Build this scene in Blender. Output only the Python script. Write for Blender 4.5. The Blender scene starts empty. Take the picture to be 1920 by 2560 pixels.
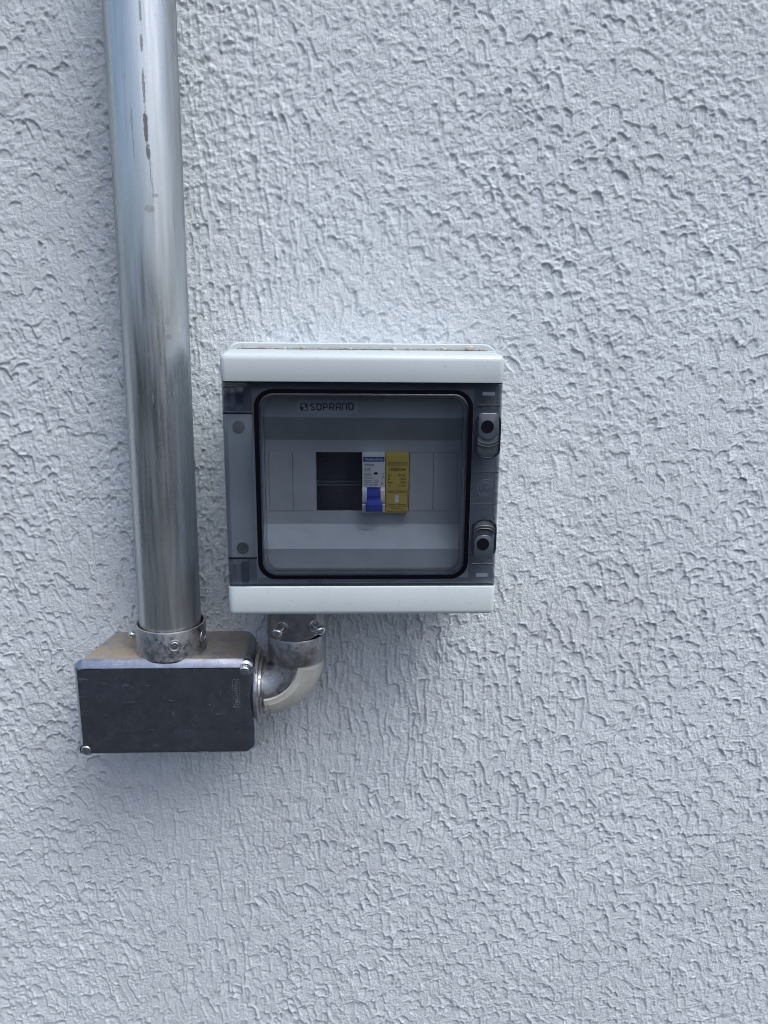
import bpy, bmesh, math, random
import numpy as np
from mathutils import Vector, Matrix

random.seed(7)
rng = np.random.default_rng(11)
S = bpy.context.scene
COL = S.collection
R = math.radians
PI = math.pi

# ------------------------------------------------------------------ camera
# metres; the rendered wall is the plane y = 0, the camera stands 0.65 m in front of it
GROUND_Z = -1.45
cam = bpy.data.cameras.new('camera')
cam.sensor_fit = 'HORIZONTAL'
cam.sensor_width = 36.0
cam.lens = 36.0
cam.clip_start = 0.01
cam.clip_end = 500
co = bpy.data.objects.new('camera', cam)
COL.objects.link(co)
pitch, yaw, roll = R(12.968), R(2.184), R(-0.510)
fw = Vector((math.sin(yaw) * math.cos(pitch), math.cos(yaw) * math.cos(pitch), -math.sin(pitch)))
rt = Vector((math.cos(yaw), -math.sin(yaw), 0))
dn = fw.cross(rt)
c_, s_ = math.cos(roll), math.sin(roll)
X = rt * c_ + dn * s_
D = dn * c_ - rt * s_
m = Matrix((X, -D, -fw)).transposed().to_4x4()
m.translation = Vector((0, -0.651, 0))
co.matrix_world = m
S.camera = co

# ------------------------------------------------------------------ world, sun, exposure
SUN_EL, SUN_AZ = R(61), R(139)          # azimuth: 180 = straight out from the wall
w = bpy.data.worlds.new('World')
S.world = w
w.use_nodes = True
nt = w.node_tree
sky = nt.nodes.new('ShaderNodeTexSky')
sky.sky_type = 'NISHITA'
sky.sun_disc = False
sky.sun_elevation = SUN_EL
sky.sun_rotation = SUN_AZ
sky.air_density = 1.0
sky.dust_density = 4.6
sky.ozone_density = 1.0
bg = nt.nodes['Background']
bg.inputs['Strength'].default_value = 0.14
nt.links.new(sky.outputs[0], bg.inputs[0])
sun = bpy.data.lights.new('sun', 'SUN')
sun.energy = 1.2
sun.angle = R(36)
sun.color = (0.74, 0.89, 1.0)
so = bpy.data.objects.new('sun', sun)
COL.objects.link(so)
sd = Vector((math.sin(SUN_AZ) * math.cos(SUN_EL), math.cos(SUN_AZ) * math.cos(SUN_EL), math.sin(SUN_EL)))
so.rotation_euler = (-sd).to_track_quat('-Z', 'Y').to_euler()
S.view_settings.view_transform = 'Standard'
S.view_settings.look = 'None'
S.view_settings.exposure = 0.56
S.view_settings.gamma = 1.0
S.view_settings.use_curve_mapping = False
S.render.engine = 'CYCLES'
S.cycles.transparent_max_bounces = 24
S.cycles.max_bounces = 6
S.cycles.diffuse_bounces = 3
S.cycles.glossy_bounces = 4
S.cycles.filter_width = 1.05

# ------------------------------------------------------------------ materials
def new_mat(name):
    mt = bpy.data.materials.new(name)
    mt.use_nodes = True
    n = mt.node_tree
    return mt, n, n.nodes['Principled BSDF']

class N:
    """small node-building helper"""
    def __init__(s, tree): s.t = tree; s.l = tree.links
    def add(s, typ, **kw):
        n = s.t.nodes.new(typ)
        for k, v in kw.items(): setattr(n, k, v)
        return n
    def math(s, op, a, b=None, clamp=False):
        n = s.add('ShaderNodeMath', operation=op, use_clamp=clamp)
        for i, v in enumerate((a, b)):
            if v is None: continue
            if hasattr(v, 'is_linked'): s.l.new(v, n.inputs[i])
            else: n.inputs[i].default_value = v
        return n.outputs[0]
    def coord(s, kind='Object', scale=(1, 1, 1), loc=(0, 0, 0)):
        c = s.add('ShaderNodeTexCoord'); mp = s.add('ShaderNodeMapping')
        mp.inputs['Scale'].default_value = scale; mp.inputs['Location'].default_value = loc
        s.l.new(c.outputs[kind], mp.inputs[0]); return mp.outputs[0]
    def noise(s, vec, scale, detail=4, rough=.55):
        n = s.add('ShaderNodeTexNoise')
        s.l.new(vec, n.inputs['Vector'])
        n.inputs['Scale'].default_value = scale; n.inputs['Detail'].default_value = detail
        n.inputs['Roughness'].default_value = rough
        return n.outputs['Fac']
    def ramp(s, fac, stops):
        n = s.add('ShaderNodeValToRGB'); cr = n.color_ramp
        while len(cr.elements) < len(stops): cr.elements.new(.5)
        for e, (p, c) in zip(cr.elements, stops):
            e.position = p; e.color = (c, c, c, 1) if isinstance(c, (int, float)) else (*c, 1)
        s.l.new(fac, n.inputs[0]); return n.outputs[0]
    def mix(s, fac, a, b, typ='MIX'):
        n = s.add('ShaderNodeMix', data_type='RGBA', blend_type=typ)
        for i, v in ((0, fac), (6, a), (7, b)):
            if hasattr(v, 'is_linked'): s.l.new(v, n.inputs[i])
            elif isinstance(v, tuple): n.inputs[i].default_value = (*v, 1)
            else: n.inputs[i].default_value = v
        return n.outputs[2]
    def bump(s, h, strength, dist, bsdf):
        n = s.add('ShaderNodeBump'); n.inputs['Strength'].default_value = strength
        n.inputs['Distance'].default_value = dist
        s.l.new(h, n.inputs['Height']); s.l.new(n.outputs[0], bsdf.inputs['Normal'])

MATS = {}
def m_wall():
    mt, t, b = new_mat('painted_plaster'); n = N(t)
    v = n.coord()
    a = n.noise(v, 5, 3); c = n.noise(v, 60, 4)
    col = n.mix(n.ramp(a, [(.35, 0), (.65, 1)]), (.62, .655, .69), (.68, .73, .765))
    col = n.mix(n.ramp(c, [(.35, 0), (.7, .35)]), col, (.555, .59, .63))
    vz = n.coord(scale=(1, 1, .12))
    col = n.mix(n.ramp(n.noise(vz, 26, 5, .6), [(.52, 0), (.75, .22)]), col, (.46, .475, .51))      # faint rain streaks
    col = n.mix(n.ramp(n.noise(v, 330, 2), [(.72, 0), (.78, .55)]), col, (.25, .26, .28))            # pinholes and dirt specks
    t.links.new(col, b.inputs['Base Color'])
    b.inputs['Roughness'].default_value = .75
    b.inputs['Specular IOR Level'].default_value = .3
    g = n.math('ADD', n.noise(v, 420, 5, .65), n.math('MULTIPLY', n.noise(v, 1300, 2), .3))
    n.bump(g, 1.0, .0015, b)
    return mt
def m_simple(name, col, rough=.4, metal=0, spec=.5, var=.06, nscale=80, bump=0, bscale=900):
    mt, t, b = new_mat(name); n = N(t)
    v = n.coord()
    k = n.ramp(n.noise(v, nscale, 4), [(.3, 0), (.7, 1)])
    lo = tuple(c * (1 - var) for c in col); hi = tuple(min(1, c * (1 + var)) for c in col)
    t.links.new(n.mix(k, lo, hi), b.inputs['Base Color'])
    b.inputs['Metallic'].default_value = metal
    b.inputs['Specular IOR Level'].default_value = spec
    r = n.ramp(n.noise(v, nscale * 2.3, 4), [(.3, max(.02, rough * .85)), (.7, min(1, rough * 1.15))])
    t.links.new(r, b.inputs['Roughness'])
    if bump: n.bump(n.noise(v, bscale, 3), bump, .0004, b)
    return mt
def m_shell():
    mt, t, b = new_mat('pale_grey_plastic'); n = N(t)
    v = n.coord()
    k = n.ramp(n.noise(v, 14, 4), [(.3, 0), (.7, 1)])
    col = n.mix(k, (.50, .555, .575), (.545, .60, .615))
    g = n.ramp(n.noise(v, 330, 3), [(.66, 0), (.74, .4)])           # specks of grime
    col = n.mix(g, col, (.30, .29, .26))
    t.links.new(col, b.inputs['Base Color'])
    t.links.new(n.ramp(n.noise(v, 40, 4), [(.3, .24), (.7, .38)]), b.inputs['Roughness'])
    n.bump(n.noise(v, 1600, 2), .06, .0003, b)
    return mt
def m_tint(name, col, dust=(.0, .0), rough=.04):
    mt = bpy.data.materials.new(name); mt.use_nodes = True
    t = mt.node_tree; n = N(t); t.nodes.clear()
    out = n.add('ShaderNodeOutputMaterial'); tr = n.add('ShaderNodeBsdfTransparent'); gl = n.add('ShaderNodeBsdfGlossy')
    lw_ = n.add('ShaderNodeLayerWeight'); lw_.inputs['Blend'].default_value = .5; mx = n.add('ShaderNodeMixShader')
    fr = n.math('ADD', .04, n.math('MULTIPLY', n.math('POWER', lw_.outputs['Facing'], 5.0), .9))
    v = n.coord()
    k = n.ramp(n.noise(v, 30, 4), [(.3, 0), (.75, 1)])
    t.links.new(n.mix(k, col, tuple(c * .96 for c in col)), tr.inputs[0])
    t.links.new(n.ramp(n.noise(v, 60, 4), [(.35, rough), (.7, rough * 2.2)]), gl.inputs['Roughness'])
    gl.inputs['Color'].default_value = (1, 1, 1, 1)
    t.links.new(fr, mx.inputs[0]); t.links.new(tr.outputs[0], mx.inputs[1])
    t.links.new(gl.outputs[0], mx.inputs[2])
    # thin film of dust, its smudges and vertical streaks replacing reflections, plus fine scratches
    df = n.add('ShaderNodeBsdfDiffuse'); df.inputs[0].default_value = (.62, .64, .66, 1); m2 = n.add('ShaderNodeMixShader')
    sm = n.ramp(n.math('ADD', n.math('MULTIPLY', n.noise(n.coord(scale=(1, 1, .22)), 55, 5), .6), n.math('MULTIPLY', n.noise(v, 24, 4), .4)), [(.38, dust[0]), (.62, dust[1])])
    sc = n.ramp(n.noise(n.coord(scale=(.12, 1, 1.5)), 420, 2), [(.73, 0), (.76, dust[1] * 2.5)])
    t.links.new(n.math('MAXIMUM', sm, sc), m2.inputs[0]); t.links.new(mx.outputs[0], m2.inputs[1]); t.links.new(df.outputs[0], m2.inputs[2])
    t.links.new(m2.outputs[0], out.inputs[0])
    return mt
def m_galv():
    """galvanised conduit: drawn streaks along the pipe, patches of white zinc oxide, weld-seam stains"""
    mt, t, b = new_mat('galvanised_steel'); n = N(t)
    v = n.coord(); vs = n.coord(scale=(1, 1, .045)); vm = n.coord(scale=(1, 1, .25))
    st = n.noise(vs, 260, 5, .6); st2 = n.noise(vs, 70, 3)
    sp = n.noise(v, 900, 2); pt = n.noise(vm, 28, 5)
    col = n.mix(n.ramp(st, [(.32, 0), (.68, 1)]), (.46, .50, .515), (.74, .775, .785))
    col = n.mix(n.ramp(st2, [(.35, 0), (.65, .6)]), col, (.52, .55, .58))
    col = n.mix(n.ramp(pt, [(.50, 0), (.66, .35)]), col, (.40, .43, .43))
    spots = n.ramp(n.noise(n.coord(scale=(1, 1, .4)), 300, 4), [(.66, 0), (.74, .35)])
    col = n.mix(spots, col, (.23, .24, .24))
    # dark stains with their own outline on the weld seam: ellipses in the pipe's own coordinates
    sx = n.add('ShaderNodeSeparateXYZ'); c = n.add('ShaderNodeTexCoord'); t.links.new(c.outputs['Object'], sx.inputs[0])
    wob = n.math('MULTIPLY', n.math('SUBTRACT', n.noise(v, 420, 4), .5), 3.2)
    tot = None
    for (x, z, rx, rz, ks) in STAINS:
        dx = n.math('DIVIDE', n.math('SUBTRACT', sx.outputs[0], x), rx)
        dz = n.math('DIVIDE', n.math('SUBTRACT', sx.outputs[2], z), rz)
        d = n.math('ADD', n.math('MULTIPLY', dx, dx), n.math('MULTIPLY', dz, dz))
        mk = n.math('MULTIPLY', n.math('MULTIPLY', n.math('SUBTRACT', 1.3, n.math('ADD', d, wob), clamp=True), 1.5, clamp=True), ks)
        tot = mk if tot is None else n.math('MAXIMUM', tot, mk)
    front = n.math('LESS_THAN', sx.outputs[1], -.012)
    tot = n.math('MULTIPLY', tot, front)
    col = n.mix(tot, col, (.045, .042, .04))
    t.links.new(col, b.inputs['Base Color'])
    b.inputs['Specular Tint'].default_value = (.50, .54, .55, 1)
    met = n.math('SUBTRACT', .93, n.math('MULTIPLY', tot, .8))
    t.links.new(met, b.inputs['Metallic'])
    t.links.new(n.ramp(n.math('ADD', n.math('MULTIPLY', st, .5), n.math('MULTIPLY', pt, .5)), [(.35, .19), (.65, .42)]), b.inputs['Roughness'])
    n.bump(n.math('ADD', n.math('MULTIPLY', st, .6), n.math('MULTIPLY', sp, .4)), .10, .0005, b)
    return mt
def m_cast(name, base=(.40, .41, .43), rough=.33, dust=True, rs=(150, .6, 2.0), bump=.14):
    """die-cast aluminium with smudges, fine scratches and sandy dust lying on its upward faces"""
    mt, t, b = new_mat(name); n = N(t)
    v = n.coord(); vs = n.coord(scale=(.25, 1, 1.6))
    k = n.ramp(n.noise(v, 110, 8, .72), [(.3, 0), (.7, 1)])
    col = n.mix(k, tuple(c * .72 for c in base), tuple(c * 1.1 for c in base))
    scr = n.ramp(n.noise(vs, 520, 3, .7), [(.62, 0), (.70, .8)])
    col = n.mix(scr, col, (.62, .64, .66))
    rg = n.ramp(n.noise(v, rs[0], 7, .7), [(.32, rough * rs[1]), (.7, rough * rs[2])])
    vx = n.coord(scale=(.16, 1, 2.2)); vy = n.coord(scale=(1.6, 1, .2))
    s1 = n.ramp(n.noise(vx, 330, 2, .5), [(.70, 0), (.735, .45)]); s2 = n.ramp(n.noise(vy, 300, 2, .5), [(.72, 0), (.75, .35)])
    t.links.new(n.math('ADD', rg, n.math('MAXIMUM', s1, s2)), b.inputs['Roughness'])
    if dust:
        g = n.add('ShaderNodeNewGeometry'); sx = n.add('ShaderNodeSeparateXYZ'); t.links.new(g.outputs['Normal'], sx.inputs[0])
        up = n.ramp(sx.outputs[2], [(.80, 0), (.95, 1)])
        d = n.math('ADD', n.math('MULTIPLY', n.noise(v, 42, 6, .65), .7), n.math('MULTIPLY', n.noise(v, 900, 2), .3))
        mk = n.math('MULTIPLY', n.ramp(d, [(.43, .12), (.53, .95)]), up)
        col = n.mix(mk, col, n.mix(n.noise(v, 700, 2), (.16, .125, .085), (.34, .28, .21)))
        t.links.new(n.math('SUBTRACT', 1.0, mk), b.inputs['Metallic'])
    else:
        b.inputs['Metallic'].default_value = 1
    t.links.new(col, b.inputs['Base Color'])
    n.bump(n.noise(v, 420, 5), bump, .0005, b)
    return mt
def m_cream():
    mt, t, b = new_mat('aged_cream_plastic'); n = N(t)
    v = n.coord()
    col = n.mix(n.ramp(n.noise(v, 90, 5), [(.35, 0), (.7, 1)]), (.43, .43, .385), (.52, .52, .47))
    col = n.mix(n.ramp(n.noise(v, 260, 4), [(.69, 0), (.74, .8)]), col, (.10, .085, .07))
    t.links.new(col, b.inputs['Base Color']); b.inputs['Roughness'].default_value = .42
    n.bump(n.noise(v, 800, 3), .1, .0003, b)
    return mt

# seam stains on the pipe: x, z in the pipe's own space, half-width, half-height
STAINS = [(.0088, .460, .0008, .008, .5), (.0086, .4395, .0009, .005, .6), (.0084, .4135, .0009, .0115, .6), (.0083, .3870, .0015, .0105, .8), (.0090, .3705, .0014, .0048, .75),
          (.0098, .3580, .0004, .010, .5), (.0108, .3460, .0004, .007, .45), (.0120, .3420, .0020, .0012, .4), (.0075, .3330, .0032, .0026, .35), (-.0010, .3900, .0008, .008, .4), (-.0008, .3740, .0005, .010, .4),
          (.0155, .2550, .0018, .0036, .35), (.0160, .2430, .0014, .0020, .5), (.0010, .2300, .0014, .0014, .5), (.0030, .1980, .0007, .004, .4), (.0190, .2060, .0008, .0030, .4), (.0012, .2800, .0005, .012, .35)]
M = dict(
    wall=m_wall(), shell=m_shell(), galv=m_galv(),
    cast=m_cast('die_cast_aluminium', (.44, .445, .46), .35),
    cover=m_cast('brushed_cast_cover', (.40, .43, .50), .155, dust=True, rs=(85, .6, 2.1), bump=.035),
    zinc=m_simple('zinc_plated_steel', (.72, .75, .76), .20, 1),
    cream=m_cream(),
    black=m_simple('black_rubber', (.004, .004, .006), .8, spec=0),
    recess=m_simple('black_recess_shade', (.008, .008, .012), .7, spec=0),  # black that paints shade into recesses and the sleeve gap; also black trim
    smoke=m_simple('dense_smoked_plastic', (.012, .014, .022), .18, spec=.4),
    slider=m_simple('smoked_grey_slider', (.055, .066, .080), .30),
    inner=m_simple('grey_insert_plastic', (.50, .53, .55), .38, bump=.05),
    shaded_in=m_simple('interior_shade_plastic', (.012, .015, .024), .45, spec=.3),  # the unlit interior's darkness is put into this colour
    rail=m_simple('navy_shade_rail', (.011, .021, .056), .30),  # rail darkened to navy so its colour carries the slot's shade
    white=m_simple('white_plastic', (.80, .80, .80), .35),
    dull_zinc=m_simple('dull_zinc', (.10, .125, .17), .35),
    shadow_plastic=m_simple('screw_hole_shade', (.07, .08, .09), .6, spec=.1),  # dark colour stands for the shade inside the cover screw holes
    blue=m_simple('blue_plastic', (.010, .045, .42), .32),
    yellow=m_simple('yellow_plastic', (.64, .465, .085), .42),
    ink=m_simple('black_ink', (.012, .012, .014), .5),
    grey_ink=m_simple('grey_ink', (.09, .09, .10), .5),
    blue_ink=m_simple('blue_ink', (.008, .05, .27), .45),
    white_ink=m_simple('white_ink', (.75, .76, .78), .5),
    navy_ink=m_simple('navy_ink', (.012, .012, .075), .5),
    sticker=m_simple('clear_label_film', (.60, .63, .68), .3),
    sand=m_simple('sandy_grit', (.34, .30, .25), .9, var=.5, nscale=300),
    crumb=m_simple('plaster_crumb', (.50, .46, .40), .9, var=.3, nscale=400, bump=.5),
    tint_pane=m_tint('smoked_clear_plastic', (.715, .735, .765), dust=(.001, .010)),
    tint_strip=m_tint('smoked_strip_plastic', (.93, .94, .955), dust=(.002, .016), rough=.12),
    tint_frame=m_tint('smoked_frame_plastic', (.79, .805, .83), dust=(.001, .012), rough=.05),
    tint_rib=m_tint('smoked_rib_plastic', (.75, .765, .80), rough=.08),
    far_wall=m_simple('dark_horizon_render', (.06, .06, .065), .9, nscale=3),
    ground=m_simple('asphalt', (.021, .023, .027), .9, nscale=8),
)

# ------------------------------------------------------------------ mesh helpers
OFF = {}
def empty(name, loc, label, cat, group=None):
    o = bpy.data.objects.new(name, None); COL.objects.link(o)
    o.location = loc; o.empty_display_size = .02
    o['label'] = label; o['category'] = cat
    if group: o['group'] = group
    OFF[o] = Vector(loc); return o
def obj(name, bm, mat, parent=None, smooth=35, origin=None):
    bmesh.ops.recalc_face_normals(bm, faces=bm.faces)
    off = OFF[parent] if parent else Vector(origin or (0, 0, 0))
    bmesh.ops.translate(bm, verts=bm.verts, vec=-off)
    me = bpy.data.meshes.new(name); bm.to_mesh(me); bm.free()
    me.materials.append(M[mat])
    if smooth:
        me.polygons.foreach_set('use_smooth', [True] * len(me.polygons))
        me.set_sharp_from_angle(angle=R(smooth))
    o = bpy.data.objects.new(name, me); COL.objects.link(o)
    if parent: o.parent = parent
    else: o.location = off
    OFF[o] = off
    return o
def loft(bm, loops, cap0=True, cap1=True, closed=True):
    vs = [[bm.verts.new(p) for p in lp] for lp in loops]
    n = len(vs[0])
    for a, b in zip(vs, vs[1:]):
        for i in range(n if closed else n - 1):
            j = (i + 1) % n
            bm.faces.new((a[i], a[j], b[j], b[i]))
    if cap0: bm.faces.new(vs[0][::-1])
    if cap1: bm.faces.new(vs[-1])
    return vs
def rr(x0, x1, z0, z1, r, n=6):
    pts = []
    for cx, cz, a0 in ((x1 - r, z1 - r, 0), (x0 + r, z1 - r, 90), (x0 + r, z0 + r, 180), (x1 - r, z0 + r, 270)):
        for k in range(n + 1):
            a = R(a0 + 90 * k / n); pts.append((cx + r * math.cos(a), cz + r * math.sin(a)))
    return pts
def at_y(pts, y): return [(p[0], y, p[1]) for p in pts]
def plate(bm, rects, n=6):
    """rects: list of (x0,x1,z0,z1,r,y)"""
    loft(bm, [at_y(rr(*q[:5], n=n), q[5]) for q in rects])
def ring(bm, outer, inner, y0, y1, ch=0):
    """flat frame between two rounded outlines, y0 front, y1 back"""
    lo = [at_y(outer, y1), at_y(outer, y0), at_y(inner, y0), at_y(inner, y1), at_y(outer, y1)]
    loft(bm, lo, False, False)
    bmesh.ops.remove_doubles(bm, verts=bm.verts, dist=1e-7)
def box(bm, x0, x1, y0, y1, z0, z1, bev=0, seg=2):
    b2 = bmesh.new()
    bmesh.ops.create_cube(b2, size=1)
    for v in b2.verts:
        v.co = Vector(((x0 + x1) / 2 + v.co.x * (x1 - x0), (y0 + y1) / 2 + v.co.y * (y1 - y0), (z0 + z1) / 2 + v.co.z * (z1 - z0)))
    if bev: bmesh.ops.bevel(b2, geom=b2.edges[:], offset=bev, segments=seg, affect='EDGES', profile=.5)
    merge(bm, b2)
def merge(bm, b2):
    me = bpy.data.meshes.new('tmp'); b2.to_mesh(me); b2.free(); bm.from_mesh(me); bpy.data.meshes.remove(me)
def frame_of(axis):
    a = Vector(axis).normalized()
    u = a.orthogonal().normalized(); return u, a.cross(u), a
def lathe(bm, c, axis, prof, n=40, cap0=True, cap1=True):
    """prof: list of (radius, distance along axis)"""
    u, v, a = frame_of(axis); c = Vector(c)
    loft(bm, [[c + a * d + (u * math.cos(2 * PI * k / n) + v * math.sin(2 * PI * k / n)) * max(r, 1e-5) for k in range(n)] for r, d in prof], cap0, cap1)
def tube_path(bm, pts, r, n=8, closed=False, cap=True):
    pts = [Vector(p) for p in pts]; loops = []; L = len(pts); up = None
    for i, p in enumerate(pts):
        a = pts[(i - 1) % L] if (closed or i) else p; b = pts[(i + 1) % L] if (closed or i < L - 1) else p
        d = (b - a).normalized()
        if up is None: up = d.orthogonal().normalized()
        up = (up - d * up.dot(d)).normalized(); s = d.cross(up)
        loops.append([p + (up * math.cos(2 * PI * k / n) + s * math.sin(2 * PI * k / n)) * r for k in range(n)])
    if closed: loops.append(loops[0])
    loft(bm, loops, cap and not closed, cap and not closed)
    if closed: bmesh.ops.remove_doubles(bm, verts=bm.verts, dist=1e-7)
def part(name, mat, parent, fn, *a, smooth=35, **k):
    bm = bmesh.new(); fn(bm, *a, **k); return obj(name, bm, mat, parent, smooth)
def text(s, x0, x1, z0, z1, y, mat, parent, bold=0, name='lettering', rot=False, depth=.00004, keep=False):
    """flat print fitted to the box x0..x1, z0..z1 at depth y, facing the camera side (-y)"""
    cu = bpy.data.curves.new('t', 'FONT'); cu.body = s; cu.size = .01; cu.extrude = depth; cu.offset = bold; cu.resolution_u = 3
    o = bpy.data.objects.new('t', cu); COL.objects.link(o)
    bpy.context.view_layer.update()
    me = bpy.data.meshes.new_from_object(o.evaluated_get(bpy.context.evaluated_depsgraph_get()))
    bpy.data.objects.remove(o); bpy.data.curves.remove(cu)
    bm = bmesh.new(); bm.from_mesh(me); bpy.data.meshes.remove(me)
    if rot:
        for v in bm.verts: v.co = Vector((-v.co.y, v.co.x, v.co.z))
    xs = [v.co.x for v in bm.verts]; ys = [v.co.y for v in bm.verts]
    a, b, c, d = min(xs), max(xs), min(ys), max(ys)
    for v in bm.verts:
        X_ = x0 + (v.co.x - a) / (b - a) * (x1 - x0); Z_ = z0 + (v.co.y - c) / (d - c) * (z1 - z0)
        v.co = Vector((X_, y - v.co.z, Z_))
    return obj(name, bm, mat, parent, smooth=0)
def stroke(bm, pts, wd, y, th=.00005):
    """flat printed stroke along a 2-D polyline (x,z)"""
    P = [Vector((p[0], p[1])) for p in pts]; L = []; Rr = []
    for i, p in enumerate(P):
        d0 = (p - P[i - 1]).normalized() if i else None; d1 = (P[i + 1] - p).normalized() if i < len(P) - 1 else None
        d = ((d0 or d1) + (d1 or d0)).normalized(); nrm = Vector((-d.y, d.x)); k = 1
        if d0 and d1: k = 1 / max(.5, nrm.dot(Vector((-d0.y, d0.x))))
        L.append(p + nrm * wd / 2 * k); Rr.append(p - nrm * wd / 2 * k)
    for a, b, c, d in zip(L, L[1:], Rr, Rr[1:]):
        q = [bm.verts.new((v.x, y, v.y)) for v in (a, b, d, c)]; q2 = [bm.verts.new((v.x, y + th, v.y)) for v in (a, b, d, c)]
        bm.faces.new(q); bm.faces.new(q2[::-1])
        for i in range(4): bm.faces.new((q[i], q2[i], q2[(i + 1) % 4], q[(i + 1) % 4]))

# ------------------------------------------------------------------ structure: wall and ground
def smooth_noise(shape, sig_x, sig_z):
    f = np.fft.rfft2(rng.standard_normal(shape))
    kz = np.fft.fftfreq(shape[0])[:, None]; kx = np.fft.rfftfreq(shape[1])[None, :]
    f *= np.exp(-2 * PI ** 2 * ((kx * sig_x) ** 2 + (kz * sig_z) ** 2))
    h = np.fft.irfft2(f, s=shape); return h / h.std()
def build_wall():
    dx = .0009
    xa, xb, za, zb = -.42, .50, -.745, .30
    xs = np.arange(xa, xb, dx); zs = np.arange(za, zb, dx)
    nx, nz = len(xs), len(zs); sh = (nz, nx)
    Xg, Zg = np.meshgrid(xs, zs)
    wx = smooth_noise(sh, 2.2, 2.8) * .0003 + smooth_noise(sh, 7, 9) * .0011
    wz = smooth_noise(sh, 2.0, 2.0) * .00045 + smooth_noise(sh, 6, 6) * .0012
    Xw, Zw = Xg + wx, Zg + wz
    Xr = Xw + smooth_noise(sh, 1.3, 1.3) * .0006; Zr = Zw + smooth_noise(sh, 1.3, 1.3) * .0007      # ragged small breaks
    H = smooth_noise(sh, 9, 9) * .00025 + smooth_noise(sh, 4, 4) * .0002
    reg = smooth_noise(sh, 60, 60)                       # where the coat was rolled thick or thin
    n_st = 62000
    n_run = 1500                                         # long vertical runs left where the roller met pipe and boxes
    for i in range(n_st + n_run):
        cx = rng.uniform(xa, xb); cz = rng.uniform(za, zb)
        run = i >= n_st - 4000 and rng.random() < .38
        if run:
            if rng.random() < .62: cx = rng.normal(-.105, .055); cz = rng.uniform(-.30, zb)
            else: cx = rng.normal(-.04, .14); cz = rng.normal(-.30, .06)
            if not (xa < cx < xb and za < cz < zb): continue
        # next to the conduit, under the boxes: long drawn-out runs
        el = 1.0
        el += 2.8 * math.exp(-((cx + .14) / .085) ** 2) * (.35 + .65 * math.exp(-((cz + .02) / .22) ** 2))
        el += 1.6 * math.exp(-((cx + .02) / .16) ** 2 - ((cz + .33) / .10) ** 2)
        el += .8 * math.exp(-((cx - .17) / .06) ** 2 - ((cz + .20) / .15) ** 2)
        t_ = min(1, max(0, (.06 - cz) / .30)); t_ = t_ * t_ * (3 - 2 * t_)      # scalloped lower down, crumbly near the top
        big = run or rng.random() < .15 + .22 * t_
        if not big and rng.random() < .5 * t_: continue
        wd = (rng.uniform(.0050, .0105) if big else rng.uniform(.0019, .0042))
        ln = wd * (rng.uniform(1.2, 3.0) if big else rng.uniform(.8, 1.8)) * el
        if run: wd = rng.uniform(.0032, .0075); ln = rng.uniform(.015, .048)
        if el > 1.8: wd *= .9
        k = int(np.clip((cx - xa) / dx, 0, nx - 1)); q = int(np.clip((cz - za) / dx, 0, nz - 1))
        d = rng.uniform(.3, .9) * (.0017 + .0006 * t_ if big else .0012 + .0003 * t_) * (1 + .12 * reg[q, k])
        if d <= 0: continue
        sh_ = rng.normal(.10, .22) if el < 1.8 else rng.normal(.03, .06)
        mx = wd / 2 + abs(sh_) * ln + .004
        i0, i1 = max(0, int((cx - mx - xa) / dx)), min(nx, int((cx + mx - xa) / dx) + 2)
        j0, j1 = max(0, int((cz - ln - .004 - za) / dx)), min(nz, int((cz + .005 - za) / dx) + 2)
        if i1 - i0 < 3 or j1 - j0 < 3: continue
        x_ = (Xw if big else Xr)[j0:j1, i0:i1]; z_ = (Zw if big else Zr)[j0:j1, i0:i1]
        v = (cz - z_); u = (x_ - cx - sh_ * v) / (wd / 2)
        uu = np.clip(1 - u * u, 0, 1)
        e = np.minimum(v - .5 * wd * (1 - np.sqrt(uu)), (1 - np.abs(u)) * wd * .5)
        vv = np.clip(v / ln, 0, 1)
        s = np.clip(e / .0006 + .1, 0, 1); s = s * s * (3 - 2 * s)
        fade = (1 - vv)
        cur = H[j0:j1, i0:i1]
        tgt = -d * fade ** .9 + .00042 * vv
        wgt = s * np.clip(fade * 2.5, 0, 1) * .9
        new = cur + (tgt - cur) * wgt
        rim = np.clip(1 - np.abs(e + .00045) / .00095, 0, 1) * np.clip(1.4 - 1.4 * v / ln, 0, 1) * (v > -.003)
        new += rim * d * (.42 if big else .22)
        H[j0:j1, i0:i1] = new
    H = np.clip(H, -.003, .003)
    g = smooth_noise(sh, .75, .75) * .00013 + smooth_noise(sh, 1.4, 1.5) * .00017
    H += g * (1 + .25 * smooth_noise(sh, 30, 30)) * np.clip(.95 + .9 * Zg, .55, 1.1)
    # the same sheet runs on, coarser, beyond what the picture can show
    def ext(a, lo, hi):
        k = 14
        l = a[0] - (np.arange(k, 0, -1) / k) ** 2 * (a[0] - lo); r = a[-1] + (np.arange(1, k + 1) / k) ** 2 * (hi - a[-1])
        return np.concatenate([l, a, r]), k
    X2, k = ext(xs, -3.0, 3.0); Z2, k = ext(zs, GROUND_Z - .1, 2.6)
    H2 = np.zeros((len(Z2), len(X2)), dtype=np.float32); H2[k:-k, k:-k] = H
    nx, nz = len(X2), len(Z2)
    XX, ZZ = np.meshgrid(X2, Z2)
    co_ = np.stack([XX, -H2, ZZ], -1).reshape(-1, 3).astype(np.float32)
    idx = np.arange(nx * nz).reshape(nz, nx)
    f = np.stack([idx[:-1, :-1], idx[:-1, 1:], idx[1:, 1:], idx[1:, :-1]], -1).reshape(-1, 4).astype(np.int32)
    me = bpy.data.meshes.new('wall')
    me.vertices.add(len(co_)); me.vertices.foreach_set('co', co_.ravel())
    me.loops.add(f.size); me.loops.foreach_set('vertex_index', f.ravel())
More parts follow.
